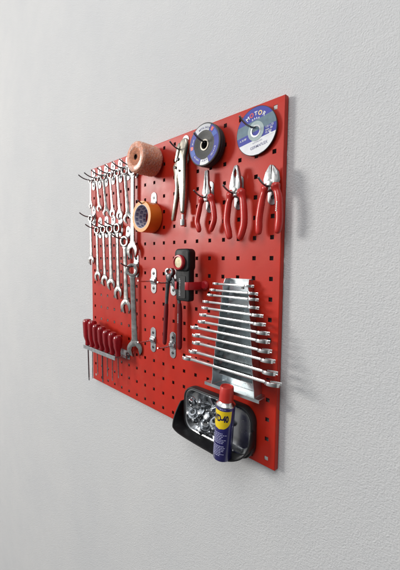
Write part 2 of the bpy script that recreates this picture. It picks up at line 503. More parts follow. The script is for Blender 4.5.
def make_spanner(name, X, d, Zring, Zbot, jaw, label, group, rz=0.0, ry=0.0, m='steel', th=None):
    o = empty(name, X, d, Zring, label, 'spanner', group, ry=ry, rz=rz)
    L = Zring - Zbot
    ro = jaw * 0.40; ri = ro * 0.62; t = th or max(4.2, jaw * 0.17)
    mb = MB(); mb.ringprism(circ(ro, 48), star12(ri), -t * 0.62, t * 0.62); mb.build('ring_end', M[m], o, bevel=0.9, ang_b=50)
    zc = -L + jaw * 0.40
    sw = jaw * 0.20
    z0 = -ro * 0.86; z1 = zc + jaw * 0.38
    mb = MB()
    mb.prism([(-sw * 1.25, z0), (-sw * 0.9, z0 - 10), (-sw * 0.85, (z0 + z1) / 2), (-sw * 1.05, z1 + 12), (-sw * 1.7, z1), (sw * 1.7, z1), (sw * 1.05, z1 + 12), (sw * 0.85, (z0 + z1) / 2), (sw * 0.9, z0 - 10), (sw * 1.25, z0)], -t * 0.36, t * 0.36)
    mb.build('shaft', M[m], o, bevel=t * 0.33, seg=3)
    mb = MB(); mb.T = Matrix.Translation((0, 0, zc))
    mb.prism(jaw_outline(jaw, 13), -t * 0.5, t * 0.5); mb.build('open_end', M[m], o, bevel=1.0, ang_b=50)
    return o
row1 = [(-850, -141, 24), (-784, -161, 27), (-734, -184, 30), (-684, -193, 32), (-635, -205, 34), (-584, -222, 37), (-553, -345, 56)]
wr = 2.3
NM = ['shortest', 'second shortest', 'third', 'fourth', 'fifth', 'sixth', 'longest']
for i, (bx, bz, jw) in enumerate(row1):
    hx = -850 + 50 * i
    ri = jw * 0.4 * 0.62
    zr = -25 - 4 - wr - ri + 4.0
    lean = math.degrees(math.atan2(bx - hx, zr - bz))
    lab = f'{NM[i]} silver spanner from the left in the top row of spanners' if 1 < i < 6 else \
        [f'shortest silver spanner, at the left end of the top row', 'second short silver spanner from the left in the top row', '', '', '', '', 'long silver spanner ending the top row, beside the orange tape'][i]
    make_spanner('combination_spanner', hx, 15, zr, bz, jw, lab, 'spanners of the top row', rz=random.uniform(4, 26) if i < 6 else 3, ry=-lean, m='steel')
row2 = [(-848, -373, 34), (-796, -438, 38), (-741, -455, 41), (-694, -468, 43), (-644, -499, 47), (-593, -546, 50), (-539, -697, 58)]
hx2 = [(-850, -175), (-800, -225), (-750, -225), (-700, -225), (-650, -225), (-600, -275), (-550, -375)]
for i, (bx, bz, jw) in enumerate(row2):
    hx, hz = hx2[i]
    ri = jw * 0.4 * 0.62
    zr = hz - wr - ri + 0.5
    lean = math.degrees(math.atan2(bx - hx, zr - bz))
    lab = ['leftmost spanner of the lower row, hung from the higher hook', 'second spanner from the left in the lower row', 'third spanner from the left in the lower row',
           'fourth spanner from the left in the lower row', 'fifth spanner from the left in the lower row, broad jaw',
           'sixth spanner from the left in the lower row, just left of the longest', 'longest spanner of all, ring at mid height and jaw near the bottom'][i]
    make_spanner('combination_spanner', hx, 16 if i < 6 else 18, zr, bz, jw, lab, 'spanners of the lower row', rz=(random.uniform(2, 12) if i < 6 else 25), ry=-lean, m='steel')

# ------------------------------------------------------------------ salmon twine roll in film
o = empty('twine_roll', -441, 0, -38, 'salmon coloured roll of twine wrapped in wrinkled clear film', 'twine roll')
Rt = 47
wob = lambda a, h: 1 + 0.006 * math.sin(5 * a + h * 0.07) + (0.016 * math.sin(h * 1.5 + 6 * a) * (0.6 + 0.4 * math.sin(h * 0.9 - 8 * a)) if 14 < h < 79 else 0)
mb = MB()
prof = [(8.5, 9), (40, 9), (Rt - 1.5, 11), (Rt, 16)] + [(Rt, 16 + 62 * i / 80) for i in range(1, 81)] + [(Rt - 1, 79.5), (Rt - 3.5, 83.0), (Rt - 9, 84.3), (30, 84.6), (27.5, 82.5)]
mb.lathe(prof + [(8.5, 79)], seg=144, wob=wob, close=True); mb.build('wound_twine', M['twine'], o)
mb = MB(); mb.lathe([(27.8, 82.0), (22, 82.8), (12, 82.2), (9, 80.5), (9, 79)], seg=48, close=True); mb.build('twine_centre', M['twine_in'], o)
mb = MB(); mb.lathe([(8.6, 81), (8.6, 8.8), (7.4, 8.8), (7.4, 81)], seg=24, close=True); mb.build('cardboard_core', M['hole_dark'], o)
mb = MB()
rnd = [random.uniform(-1, 1) for _ in range(40)]
wob2 = lambda a, h: 1 + 0.012 * math.sin(7 * a + h * 0.11) + 0.010 * math.sin(17 * a - h * 0.06) + 0.008 * math.sin(29 * a + h * .3)
mb.lathe([(44, 8.5), (Rt + 0.9, 12)] + [(Rt + 1.0, 12 + 66 * i / 20) for i in range(1, 21)] + [(Rt - 0.5, 81.5), (Rt - 3, 84.6), (Rt - 9, 85.9), (32, 86.2), (26.5, 84.0)], seg=96, wob=wob2)
ob = mb.build('film_wrap', M['film'], o)
bmx = bmesh.new(); bmx.from_mesh(ob.data)
bmesh.ops.delete(bmx, geom=[f for f in bmx.faces if len(f.verts) > 4], context='FACES_ONLY'); bmx.to_mesh(ob.data); bmx.free()

# ------------------------------------------------------------------ orange tape roll
o = empty('tape_roll', -454, -7, -216, 'orange roll of adhesive tape with grey printed core hung below the twine', 'tape')
mb = MB(); ro, ri = 50, 36.5
mb.cm = 0
mb.lathe([(ro - 0.6, 11), (ro, 12), (ro, 56.4), (ro - 0.6, 57.2)], seg=72)
mb.f = mb.f[:-2]; mb.mi = mb.mi[:-2]
mb.cm = 1
mb.lathe([(ro - 0.6, 57.2), (ri + 1.6, 57.2)], seg=72); mb.f = mb.f[:-2]; mb.mi = mb.mi[:-2]
mb.lathe([(ro - 0.6, 11), (ri + 1.6, 11)], seg=72); mb.f = mb.f[:-2]; mb.mi = mb.mi[:-2]
mb.build('tape', [M['tape'], M['tape_side']], o)
mb = MB(); mb.lathe([(ri, 10.6), (ri + 1.6, 10.6), (ri + 1.6, 57.5), (ri, 57.5)], seg=64, close=True); core = mb.build('core', M['core'], o)
mb = MB()
for j in range(3):
    for i in range(14):
        a = 2 * math.pi * i / 14 + 0.2 * (j % 2)
        d0 = 13.0 + j * 15
        for (p, q, u, v) in ((0, .46, 0, 10), (.54, 1.0, 0, 4.4), (.54, 1.0, 5.6, 10)):
            aa = a + 0.28 * p; ab = a + 0.28 * q; r = ri - 0.35
            mb.add([(r * math.cos(aa), d0 + u, r * math.sin(aa)), (r * math.cos(ab), d0 + u, r * math.sin(ab)), (r * math.cos(ab), d0 + v, r * math.sin(ab)), (r * math.cos(aa), d0 + v, r * math.sin(aa))], [(0, 1, 2, 3)])
mb.build('core_print', M['core_ink'], core)

# ------------------------------------------------------------------ locking pliers
lk = empty('locking_pliers', -300, 0, -30, 'silver locking pliers hung by the jaw between twine roll and discs', 'pliers')
def at_o(ox, oz):
    return Matrix.Translation((-ox, 0, -oz))
mb = MB(); mb.T = at_o(-300, -30)
mb.prism([(-294, -10), (-283, -4), (-271, -8), (-267, -22), (-271, -40), (-277, -58), (-276, -100), (-275, -140), (-277, -180), (-279, -219), (-295, -219), (-299, -180), (-303, -140), (-311, -106), (-316, -68), (-311, -40), (-305, -24)], 13, 29)
mb.build('fixed_handle', M['nickel'], lk, bevel=7, seg=4)
mb = MB(); mb.T = at_o(-300, -30)
mb.prism([(-304, -20), (-309, -34), (-318, -66), (-309, -70), (-300, -50), (-293, -28), (-297, -16)], 10.5, 31.5)
mb.build('lower_jaw', M['nickel'], lk, bevel=2)
mb = MB(); mb.T = at_o(-300, -30)
mb.prism([(-311, -64), (-322, -70), (-330, -80), (-324, -96), (-322, -115), (-318, -140), (-324, -175), (-335, -229), (-334, -238), (-326, -238), (-319, -212), (-309, -170), (-306, -135), (-308, -108), (-306, -80)], 14.5, 27.5)
lv = mb.build('release_lever', M['nickel'], lk, bevel=3, seg=2)
mb = MB(); mb.T = at_o(-300, -30)
mb.lathe([(0.01, -222), (5, -222), (5, -236), (9, -237), (9.5, -246), (9, -254), (6, -256), (0.01, -256)], c=(-287, 21, 0), axis='z', seg=20)
mb.build('adjusting_screw', M['steel_worn'], lk)
for x, z, r in ((-303, -62, 5), (-313, -84, 4), (-296, -96, 3.5)):
    mb = MB(); mb.T = at_o(-300, -30); mb.lathe([(r, 29.0), (r, 31.5), (r * 0.6, 32.4), (0.01, 32.4)], c=(x, 0, z), seg=16)
    mb.build('rivet', M['dark_metal'], lk)

# ------------------------------------------------------------------ disc labels helpers
def band(mb, R, v0, v1, d, rot, n=18):
    ca, sa = math.cos(rot), math.sin(rot)
    Lf = []; Rt_ = []
    for i in range(n + 1):
        v = v0 + (v1 - v0) * i / n; u = math.sqrt(max(0, R * R - v * v))
        Lf.append((-u, v)); Rt_.append((u, v))
    vs = [(x * ca - y * sa, d, x * sa + y * ca) for x, y in Lf + Rt_]
    mb.add(vs, [(i, i + 1, n + 2 + i, n + 1 + i) for i in range(n)])
def sector(mb, r0, r1, a0, a1, d, n=14):
    vs = []
    for i in range(n + 1):
        a = R_(a0 + (a1 - a0) * i / n)
        vs += [(r0 * math.cos(a), d, r0 * math.sin(a)), (r1 * math.cos(a), d, r1 * math.sin(a))]
    mb.add(vs, [(2 * i, 2 * i + 1, 2 * i + 3, 2 * i + 2) for i in range(n)])
def arc_text(mb, s, size, rad, a_mid, d, bold=0.0, flip=False):
    v, f = text_geo(s, size, bold)
    vs = []
    for x, y in v:
        if not flip:
            a = R_(a_mid) - x / rad; r = rad + y
        else:
            a = R_(a_mid) + x / rad; r = rad - y
        vs.append((r * math.cos(a), d, r * math.sin(a)))
    mb.add(vs, f)
def flat_text(mb, s, size, x, z, d, rot=0.0, bold=0.0, shear=0.0, sx=1.0):
    v, f = text_geo(s, size, bold, shear)
    ca, sa = math.cos(rot), math.sin(rot)
    mb.add([(x + (p * sx) * ca - q * sa, d, z + (p * sx) * sa + q * ca) for p, q in v], f)

# ------------------------------------------------------------------ blue and white cutting disc
o = empty('cutting_disc', -47, 6, -44, 'flat cutting disc with blue, teal and white label at the top right', 'cutting disc', ry=0, rz=0)
mb = MB(); mb.lathe([(11, 0), (57.5, 0), (57.5, 3), (11, 3)], seg=96, close=True); mb.build('abrasive_disc', M['abrasive'], o)
rot = R_(9)
lab = MB(); RL = 56.3; dl = 3.25
lab.cm = 0; band(lab, RL, 26, RL, dl, rot)
lab.cm = 1; band(lab, RL, 0, 26, dl, rot)
lab.cm = 0; band(lab, RL, -20, 0, dl, rot)
lab.cm = 2; band(lab, RL, -RL, -20, dl, rot)
label = lab.build('paper_label', [M['lab_blue'], M['lab_teal'], M['lab_white']], o)
mb = MB(); mb.lathe([(23, 3.5), (23, 3.8), (11, 3.8), (11, 3.5)], seg=64, close=True); mb.build('label_ring', M['lab_pale'], label)
mb = MB(); mb.lathe([(14.5, 3.9), (14.5, 4.4), (11, 4.6), (10.6, 2.8), (11.2, 2.8)], seg=48, close=True); mb.build('arbor_ring', M['plate'], o)
mb = MB(); ca, sa = math.cos(rot), math.sin(rot)
arc_text(mb, 'M', 13, 41, 125, dl + 0.3, 0.3); arc_text(mb, 'T', 13, 41, 91, dl + 0.3, 0.3); arc_text(mb, 'R', 13, 41, 57, dl + 0.3, 0.3)
arc_text(mb, 'A A A A', 6.5, 30, 92, dl + 0.3, 0.2)
for k, s in enumerate(('125 x 22', 'max. 80', '12 250')):
    flat_text(mb, s, 6.2, 38 - k * 1.5, 3 - 6.4 * k, dl + 0.3, rot, 0.1)
flat_text(mb, 'A 30 BF', 6.2, -37, -14, dl + 0.3, rot, 0.1)
mb.build('white_lettering', M['lab_white'], label)
mb = MB(); arc_text(mb, 'O', 14, 41, 108, dl + 0.32, 0.6); mb.build('red_letter', M['lab_red'], label)
mb = MB(); arc_text(mb, 'O', 14, 41, 74, dl + 0.32, 0.6); mb.build('yellow_letter', M['lab_yellow'], label)
mb = MB()
flat_text(mb, 'GERMAFLEX', 9.5, 9, -36, dl + 0.3, rot, 0.12, sx=0.95); flat_text(mb, 'CUTTING DISC', 4.2, 5, -26, dl + 0.3, rot)
mb.build('grey_lettering', M['core_ink'], label)
mb = MB(); mb.add([(24, dl + .3, -20), (50, dl + .3, -16), (42, dl + .3, -12), (37, dl + .3, -9), (38, dl + .3, -14)], [(0, 1, 2, 3, 4)]); mb.build('label_arrow', M['lab_white'], label)

# ------------------------------------------------------------------ stacked dark discs
def plain_disc(name, X, d, Z, R, th, lab, rz=0):
    o = empty(name, X, d, Z, lab, 'grinding disc', 'dark discs on one hook', rz=rz)
    mb = MB(); mb.lathe([(11, 0), (R - 1, 0), (R, 1), (R, th - 1), (R - 1, th), (11, th)], seg=96, close=True); mb.build('abrasive_disc', M['abrasive'], o)
    return o
o = plain_disc('grinding_disc', -200, 5, -45, 55, 10, 'rearmost thick dark disc behind the other two on their hook')
mb = MB(); mb.lathe([(18, 10.0), (18, 10.5), (11, 10.5), (11, 10.0)], seg=40, close=True); mb.build('arbor_ring', M['plate'], o)
o = plain_disc('grinding_disc', -199, 16.5, -45, 56.5, 6, 'middle dark disc between the thick rear disc and the labelled front disc')
mb = MB(); mb.lathe([(18, 6.0), (18, 6.4), (11, 6.4), (11, 6.0)], seg=40, close=True); mb.build('arbor_ring', M['plate'], o)
o = empty('grinding_disc', -199, 24, -45, 'front dark disc with blue and silver label ring, left of the cutting disc', 'grinding disc', 'dark discs on one hook')
mb = MB(); R = 56.5
mb.lathe([(11, 1), (24, 1), (29, 0), (R - 1, 0), (R, 1.2), (R, 5), (R - 1.2, 6), (R - 4, 6.3), (31, 6.0), (26, 3.2), (11, 3.0)], seg=96, close=True); mb.build('abrasive_disc', M['mesh_grey'], o)
lab = MB(); dl = 6.55
lab.cm = 0
sector(lab, 37, 53, 62, 128, dl)
sector(lab, 39, 53, 254, 290, dl)
lab.cm = 1
sector(lab, 37, 53, 130, 176, dl); sector(lab, 37, 53, 178, 252, dl); sector(lab, 37, 53, 292, 420, dl)
label = lab.build('paper_label', [M['lab_silver'], M['lab_blue']], o)
mb = MB(); sector(mb, 36, 50, 20, 39, dl + .25); sector(mb, 36, 50, 190, 212, dl + .25); mb.build('pale_blue_patch', mat('label_light_blue', (0.09, 0.15, 0.46), 0.45, spec=0.2), label)
for a0, a1 in ((176, 188), (44, 54)):
    mb = MB(); sector(mb, 40, 50, a0, a1, dl + .25, 6); mb.build('red_mark', M['lab_red'], label)
mb = MB(); arc_text(mb, '125 x 6 x 22', 5.5, 43, 325, dl + .28, 0.1, True); mb.build('white_lettering', M['lab_white'], label)
mb = MB(); arc_text(mb, 'EN 12413', 5.5, 43, 230, dl + .28, 0.1, True); mb.build('white_lettering', M['lab_white'], label)
mb = MB(); arc_text(mb, '80 m/s', 5.5, 43, 160, dl + .28, 0.1); mb.build('white_lettering', M['lab_white'], label)
mb = MB(); arc_text(mb, 'METAL INOX', 7, 43, 88, dl + .28, 0.1); arc_text(mb, 'A 24 R', 7, 43, 274, dl + .28, 0.15, True); mb.build('grey_lettering', M['core_ink'], label)
mb = MB(); mb.lathe([(15, 3.2), (15, 4.4), (13, 4.8), (11.2, 4.6), (10.8, 0.8), (11.4, 0.8)], seg=48, close=True); mb.build('arbor_ring', M['nickel_dull'], o)

# ------------------------------------------------------------------ red handled pliers
def pliers(name, X, Z, label, headL, headR, gripL, gripR, d, gr, pivot, headth=9):
    o = empty(name, X, 0, Z, label, 'pliers', 'red handled pliers in a row')
    T = at_o(X, Z)
    for i, h in enumerate((headL, headR)):
        mb = MB(); mb.T = T
        dd = 0.8 if i else -0.8
        mb.prism(h, d - headth / 2 + dd, d + headth / 2 + dd)
        mb.build('jaw', M['plier_steel'], o, bevel=1.6, seg=2)
    mb = MB(); mb.T = T
    px, pz, pr = pivot
    mb.lathe([(pr, d + headth / 2), (pr, d + headth / 2 + 1.6), (pr * .8, d + headth / 2 + 2.4), (0.01, d + headth / 2 + 2.4)], c=(px, 0, pz), seg=24); mb.build('pivot_rivet', M['steel'], o)
    for k, g in enumerate((gripL, gripR)):
        mb = MB(); mb.T = T
        n = len(g)
        path = [(p[0], d, p[1]) for p in g]
        rads = [gr * 0.62, gr * 1.30, gr * 0.92] + [gr] * (n - 4) + [gr * 0.86]
        # finish with a rounded end
        e = Vector(path[-1]); t = (e - Vector(path[-2])).normalized()
        path += [tuple(e + t * gr * 0.55), tuple(e + t * gr * 0.72)]
        rads += [gr * 0.55, gr * 0.08]
        mb.tube(path, rads, seg=18, flat=0.86, smooth=5); mb.build('grip', M['grip'], o)
    return o
pliers('long_nose_pliers', -200, -180, 'long nose pliers with red grips, leftmost of the three red pliers',
       [(-201, -112), (-197.2, -112), (-197.0, -135), (-198, -152), (-196.2, -166), (-196, -176), (-190, -192), (-200, -196), (-210, -184), (-211, -170), (-206, -150)],
       [(-193.8, -112), (-190, -112), (-186, -150), (-180, -170), (-181, -184), (-190, -196), (-199, -193), (-195, -176), (-194.8, -166), (-192.8, -152), (-193.6, -135)],
       [(-205, -178), (-213, -186), (-218, -198), (-223, -215), (-231, -246), (-226, -262), (-223, -272)],
       [(-188, -178), (-181, -186), (-176, -198), (-171, -215), (-167, -244), (-173, -262), (-178, -273)], 20, 8.3, (-195, -178, 6))
pliers('combination_pliers', -100, -180, 'combination pliers with broad serrated jaw and red grips, middle of three',
       [(-99, -119), (-94.9, -119), (-94.9, -127), (-98, -133), (-99, -142), (-95.6, -151), (-95, -176), (-88, -192), (-102, -196), (-112, -184), (-114, -168), (-107, -140)],
       [(-93.3, -119), (-89, -119), (-83, -140), (-78, -166), (-79, -182), (-88, -196), (-98, -193), (-93, -176), (-93.0, -151), (-89.5, -142), (-90.5, -133), (-93.4, -127)],
       [(-104, -178), (-110, -188), (-114, -200), (-119, -216), (-123, -254), (-117, -280), (-113, -295)],
       [(-86, -178), (-79, -188), (-74, -200), (-70, -224), (-68, -262), (-74, -286), (-79, -298)], 21, 9.6, (-95, -178, 7.5), 11)
pliers('diagonal_cutters', 2, -180, 'diagonal cutters with short angled jaws and red grips, near the right edge',
       [(2, -138), (6.5, -136), (7.6, -146), (9, -156), (8, -170), (12, -188), (0, -196), (-9, -188), (-13, -168), (-8, -152)],
       [(9.5, -137), (14, -140), (24, -154), (27, -172), (20, -190), (8, -194), (4, -184), (9.5, -170), (10.4, -156), (10.8, -146)],
       [(-2, -178), (-8, -187), (-13, -198), (-19, -218), (-25, -256), (-25, -275), (-25, -288)],
       [(12, -178), (17, -186), (21, -196), (26, -215), (29, -255), (28, -274), (26, -288)], 20, 9.2, (5, -178, 8), 11)
mb = MB(); 
c = bpy.data.objects['diagonal_cutters']
mb.T = Matrix.Translation((24.5, 28.6, -46)) @ Matrix.Rotation(R_(4), 4, 'Y')
for k in range(5):
    mb.box(-1.5 + 0.0, 1.5, 0, 0.25, -4.6 * k, -4.6 * k + 3.2)
mb.build('grip_print', M['white_print'], c)

# ------------------------------------------------------------------ work light and its clip
o = empty('work_light', -250, 0, -400, 'black inspection work light with red ringed lamp, held upright by red clip', 'work light')
T = at_o(-250, -400)
mb = MB(); mb.T = T; mb.prism(rrect(-277, -223, -472, -330, 7), 36, 57); mb.build('body', M['black'], o, bevel=3, seg=3)
mb = MB(); mb.T = T; mb.prism(rrect(-281, -220.5, -388, -324, 14), 33, 61); hd = mb.build('head', M['black'], o, bevel=5, seg=3)
mb = MB(); mb.T = T; mb.lathe([(21.5, 60.6), (21.5, 67), (20, 70), (16.5, 70.5), (14.5, 67), (14.0, 61.2)], c=(-257, 0, -362.5), seg=48, close=True); mb.build('lamp_ring', M['clip'], hd)
mb = MB(); mb.T = T; mb.lathe([(14.6, 67.5), (10, 64), (5, 61.6), (0.01, 61.3)], c=(-257, 0, -362.5), seg=40); mb.f = mb.f[:-1]; mb.mi = mb.mi[:-1]; mb.build('reflector', M['lens'], hd)
mb = MB(); mb.T = T; mb.lathe([(6.5, 62.0), (6.5, 63.5), (4.5, 66.5), (0.01, 67.2)], c=(-256, 0, -363), seg=20); mb.build('bulb', M['white_print'], hd)
mb = MB(); mb.T = T; mb.prism(rrect(-268, -237, -464, -400, 4), 57.1, 58.4); pn = mb.build('front_panel', M['rubber'], o, bevel=0.6, seg=1)
mb = MB(); mb.T = T
for k in range(11):
    mb.box(-263, -263 + random.choice((4, 5, 6)), 58.5, 58.7, -457 + k * 4.6, -457 + k * 4.6 + 3.0)
mb.build('panel_print', M['grey_print'], pn)
o = empty('tool_clip', -250, 0, -428, 'red plastic spring clip gripping the black work light', 'clip')
T = at_o(-250, -428)
def clip_arm(side):
    mb = MB(); mb.T = T
    s = side
    xo = -250 + s * 29.5
    pts = [(xo - s * 10, 1), (xo, 3), (xo + s * 2.5, 14), (xo + s * 2.5, 52), (xo - s * 2, 62), (xo - s * 12, 65), (xo - s * 13, 61.5), (xo - s * 5, 58.6), (xo - s * 1.8, 52), (xo - s * 1.8, 14), (xo - s * 10, 7)]
    n = len(pts); z0, z1 = -439, -417
    v = [(x, d, z0) for x, d in pts] + [(x, d, z1) for x, d in pts]
    mb.add(v, [tuple(range(n)), tuple(range(n, 2 * n))] + [(i, (i + 1) % n, n + (i + 1) % n, n + i) for i in range(n)])
    mb.build('clip_arm', M['clip'], o, bevel=1.2)
clip_arm(1); clip_arm(-1)
mb = MB(); mb.T = T; mb.box(-271, -229, 0.3, 8, -437, -419); mb.build('clip_base', M['clip'], o, bevel=1.5)
mb = MB(); mb.T = T; mb.lathe([(10, 0.4), (13, 2), (13, 7), (9, 12), (0.01, 12)], c=(-212, 0, -427), seg=24); mb.build('fixing_boss', M['clip'], o)

# ------------------------------------------------------------------ long pincers
o = empty('pincers', -340, 0, -408, 'long handled black and dark red pincers hanging behind the work light', 'pincers')
T = at_o(-340, -408); dp = 24
mb = MB(); mb.T = T
mb.prism([(-344, -402), (-356, -405), (-361, -395), (-358, -385), (-350, -380), (-342, -381), (-343, -386), (-351, -388), (-352, -394), (-346, -397)], dp - 6, dp + 6); mb.build('jaw', M['steel_worn'], o, bevel=1.5)
mb = MB(); mb.T = T
mb.prism([(-338, -402), (-328, -404), (-321, -396), (-323, -386), (-331, -380), (-339, -381), (-338, -386), (-331, -388), (-330, -394), (-336, -397)], dp - 6, dp + 6); mb.build('jaw', M['dark_metal'], o, bevel=1.5)
mb = MB(); mb.T = T; mb.lathe([(11, dp - 8), (12, dp - 7), (12, dp + 7), (9, dp + 9), (4, dp + 9.6), (0.01, dp + 9.6)], c=(-341, 0, -409), seg=28); mb.build('pivot', M['dark_metal'], o)
mb = MB(); mb.T = T; mb.tube([(-341, dp, -404), (-350, dp, -424), (-354, dp, -455), (-358, dp, -500)], [8, 8.5, 7, 6.4], seg=14, flat=0.7); h1 = mb.build('handle', M['dark_metal'], o)
mb = MB(); mb.T = T; mb.tube([(-357.5, dp, -492), (-359, dp, -520), (-362, dp, -570), (-365, dp, -612), (-365.5, dp, -622), (-366, dp, -625)], [7, 8.2, 7.8, 7.8, 5.5, 1], seg=14, flat=0.8, smooth=4); mb.build('grip', M['grip_dark'], h1)
mb = MB(); mb.T = T; mb.tube([(-341, dp - 2, -404), (-326, dp - 2, -424), (-308, dp - 3, -455), (-300, dp - 3, -494)], [8, 8.5, 7, 6.4], seg=14, flat=0.7); h2 = mb.build('handle', M['dark_metal'], o)
mb = MB(); mb.T = T; mb.tube([(-301, dp - 3, -486), (-299.5, dp - 3, -515), (-299, dp - 3, -570), (-298.5, dp - 3, -614), (-298.5, dp - 3, -625), (-298.5, dp - 3, -628)], [7.5, 9.2, 8.8, 8.8, 6, 1], seg=14, flat=0.8, smooth=4); g2 = mb.build('grip', M['grip_dark'], h2)
mb = MB(); mb.T = T
for k in range(6): mb.box(-301, -297.5, dp + 3.9, dp + 4.5, -545 + k * 5, -545 + k * 5 + 3.2)
mb.build('grip_print', M['grey_print'], g2)

# ------------------------------------------------------------------ spanner rack and double ended spanners
rack = empty('spanner_rack', -85, 0, -545, 'folded zinc sheet rack holding a ladder of double ended spanners', 'spanner rack')
T = at_o(-85, -545)
spn = [(-164, -41, -419.2), (-173, -28, -436.9), (-181, -25, -451.2), (-195.5, -22.5, -470.9), (-198, -9.3, -488.6), (-204.5, -1, -508.5), (-208, 11, -528), (-234.5, 13, -547.5), (-226.5, 20, -568.8), (-224.5, 30.5, -590), (-236, 38.5, -616.5), (-260, 50, -640)]
dsp = [18 + 1.45 * i for i in range(12)]
def lerp(a, b, t): return a + (b - a) * t
zt, zb = -403, -688
def edge(side, z):
    t = (zt - z) / (zt - zb)
    return lerp(-124, -146, t) if side < 0 else lerp(-52, -16, t)
def depth(z): return lerp(20, 39, (zt - z) / (zt - zb))
mb = MB(); mb.T = T
mb.prism([(edge(-1, zt), zt), (edge(1, zt), zt), (edge(1, zb), zb), (edge(-1, zb), zb)], 0.6, 2.0); mb.build('back_sheet', M['zinc'], rack)
for side in (-1, 1):
    mb = MB(); mb.T = T
    prof = [(zt, depth(zt))]
    for i, (a, b, z) in enumerate(spn):
        d = dsp[i]; r = 3.2
        prof += [(z + r + 1.5, depth(z) + 3), (z + r, depth(z)), (z + 1.4, d - 10), (z - 2.8, d - 10), (z - 3.0, depth(z) + 6)]
    prof += [(-668, depth(-668) + 2), (zb, depth(zb) + 2)]
    n = len(prof)
    for (za, da), (zc, dc) in zip(prof[:-1], prof[1:]):
        xa, xc = edge(side, za), edge(side, zc); fl = 0.10 * side
        th = 1.3 * side
        v = [(xa - th, 0.8, za), (xa - th + fl * da, da, za), (xc - th + fl * dc, dc, zc), (xc - th, 0.8, zc), (xa, 0.8, za), (xa + fl * da, da, za), (xc + fl * dc, dc, zc), (xc, 0.8, zc)]
        mb.add(v, [(0, 1, 2, 3), (4, 5, 6, 7), (1, 2, 6, 5), (0, 3, 7, 4)])
    mb.build('side_wing', M['zinc'], rack, angle=25)
# small bent tongues that cradle each spanner
for i, (a, b, z) in enumerate(spn):
    mb = MB(); mb.T = T
    x0 = edge(-1, z) + 4; x1 = edge(1, z) - 5; d = dsp[i]; gap = (z - spn[i + 1][2] - 5) if i < 11 else 16
    n = 6; vs = []; fs = []
    for k in range(n + 1):
        t = k / n
        dd = lerp(2.2, d - 9, t ** 1.3); zz = z - 4.5 - gap * t
        vs += [(x0, dd, zz), (x1, dd, zz), (x1, dd, zz - 1.1), (x0, dd, zz - 1.1)]
    for k in range(n):
        for q in range(4):
            fs.append((4 * k + q, 4 * k + (q + 1) % 4, 4 * k + 4 + (q + 1) % 4, 4 * k + 4 + q))
    fs.append((4 * n, 4 * n + 1, 4 * n + 2, 4 * n + 3))
    mb.add(vs, fs); mb.build('support_tongue', M['zinc'], rack)
mb = MB(); mb.T = T
pts = [(-176, 40), (-176, 24), (-166, 24), (-166, 12), (-150, 12), (-150, 1), (-8, 1), (-8, 14), (0, 14), (0, 40)]
n = len(pts); mb.add([(x, d, -690.5) for x, d in pts] + [(x, d, -688.6) for x, d in pts], [tuple(range(n)), tuple(range(n, 2 * n))] + [(i, (i + 1) % n, n + (i + 1) % n, n + i) for i in range(n)])
mb.box(-176, 0, 38.5, 40, -697, -690.6)
mb.build('bottom_ledge', M['zinc'], rack)
for z in (-428, -655):
    mb = MB(); mb.T = T; mb.lathe([(5.5, 2.0), (5.5, 3.6), (4, 4.6), (0.01, 4.6)], c=(-80, 0, z), seg=18); mb.build('screw', M['screw'], rack)

TS = 1
def double_spanner(i, xa, xb, z, d, label):
    o = empty('double_ended_spanner', (xa + xb) / 2, d, z, label, 'spanner', 'double ended spanners in the sheet rack')
    L = xb - xa; jw = 15 + L * 0.075; jl = jw * 0.94; t = 2.3 + L * 0.0065
    # local outline (u across = d, v along = x), flats nearly horizontal
    tilt = random.uniform(4, 7) + 0.5 * i
    rot = Matrix.Rotation(R_(TS * tilt), 4, 'X')
    for s, w in ((-1, jl), (1, jw)):
        mb = MB(); out = jaw_outline(w, -14 * s if s > 0 else 14)
        n = len(out); cx = s * (L / 2 - w * 0.44)
        vs = []
        for tz in (-t, t):
            for (u, v) in out:
                vs.append(rot @ Vector((cx - s * v, u, tz)))
        mb.add(vs, [tuple(range(n)), tuple(range(n, 2 * n))] + [(k, (k + 1) % n, n + (k + 1) % n, n + k) for k in range(n)])
        mb.build('open_end', M['bright'], o, bevel=0.9, ang_b=50)
    mb = MB(); sw = jw * 0.21; ts = t * 0.92
    x0 = -L / 2 + jl * 0.75; x1 = L / 2 - jw * 0.75
    pts = [(x0 - 4, -sw * 1.7), (x0 + 8, -sw), (x1 - 8, -sw), (x1 + 4, -sw * 1.7), (x1 + 4, sw * 1.7), (x1 - 8, sw), (x0 + 8, sw), (x0 - 4, sw * 1.7)]
    n = len(pts)
    mb.add([rot @ Vector((x, u, -ts)) for x, u in pts] + [rot @ Vector((x, u, ts)) for x, u in pts], [tuple(range(n)), tuple(range(n, 2 * n))] + [(k, (k + 1) % n, n + (k + 1) % n, n + k) for k in range(n)])
    mb.build('shaft', M['bright'], o, bevel=ts * 0.45)
ORD12 = ['topmost and shortest', 'second', 'third', 'fourth', 'fifth', 'sixth', 'seventh', 'eighth', 'ninth', 'tenth', 'eleventh', 'lowest and longest']
for i, (xa, xb, z) in enumerate(spn):
    lab_ = f'{ORD12[i]} double ended spanner lying in the zinc rack' if i in (0, 11) else f'{ORD12[i]} double ended spanner from the top of the zinc rack'
    double_spanner(i, xa, xb, z, dsp[i], lab_)

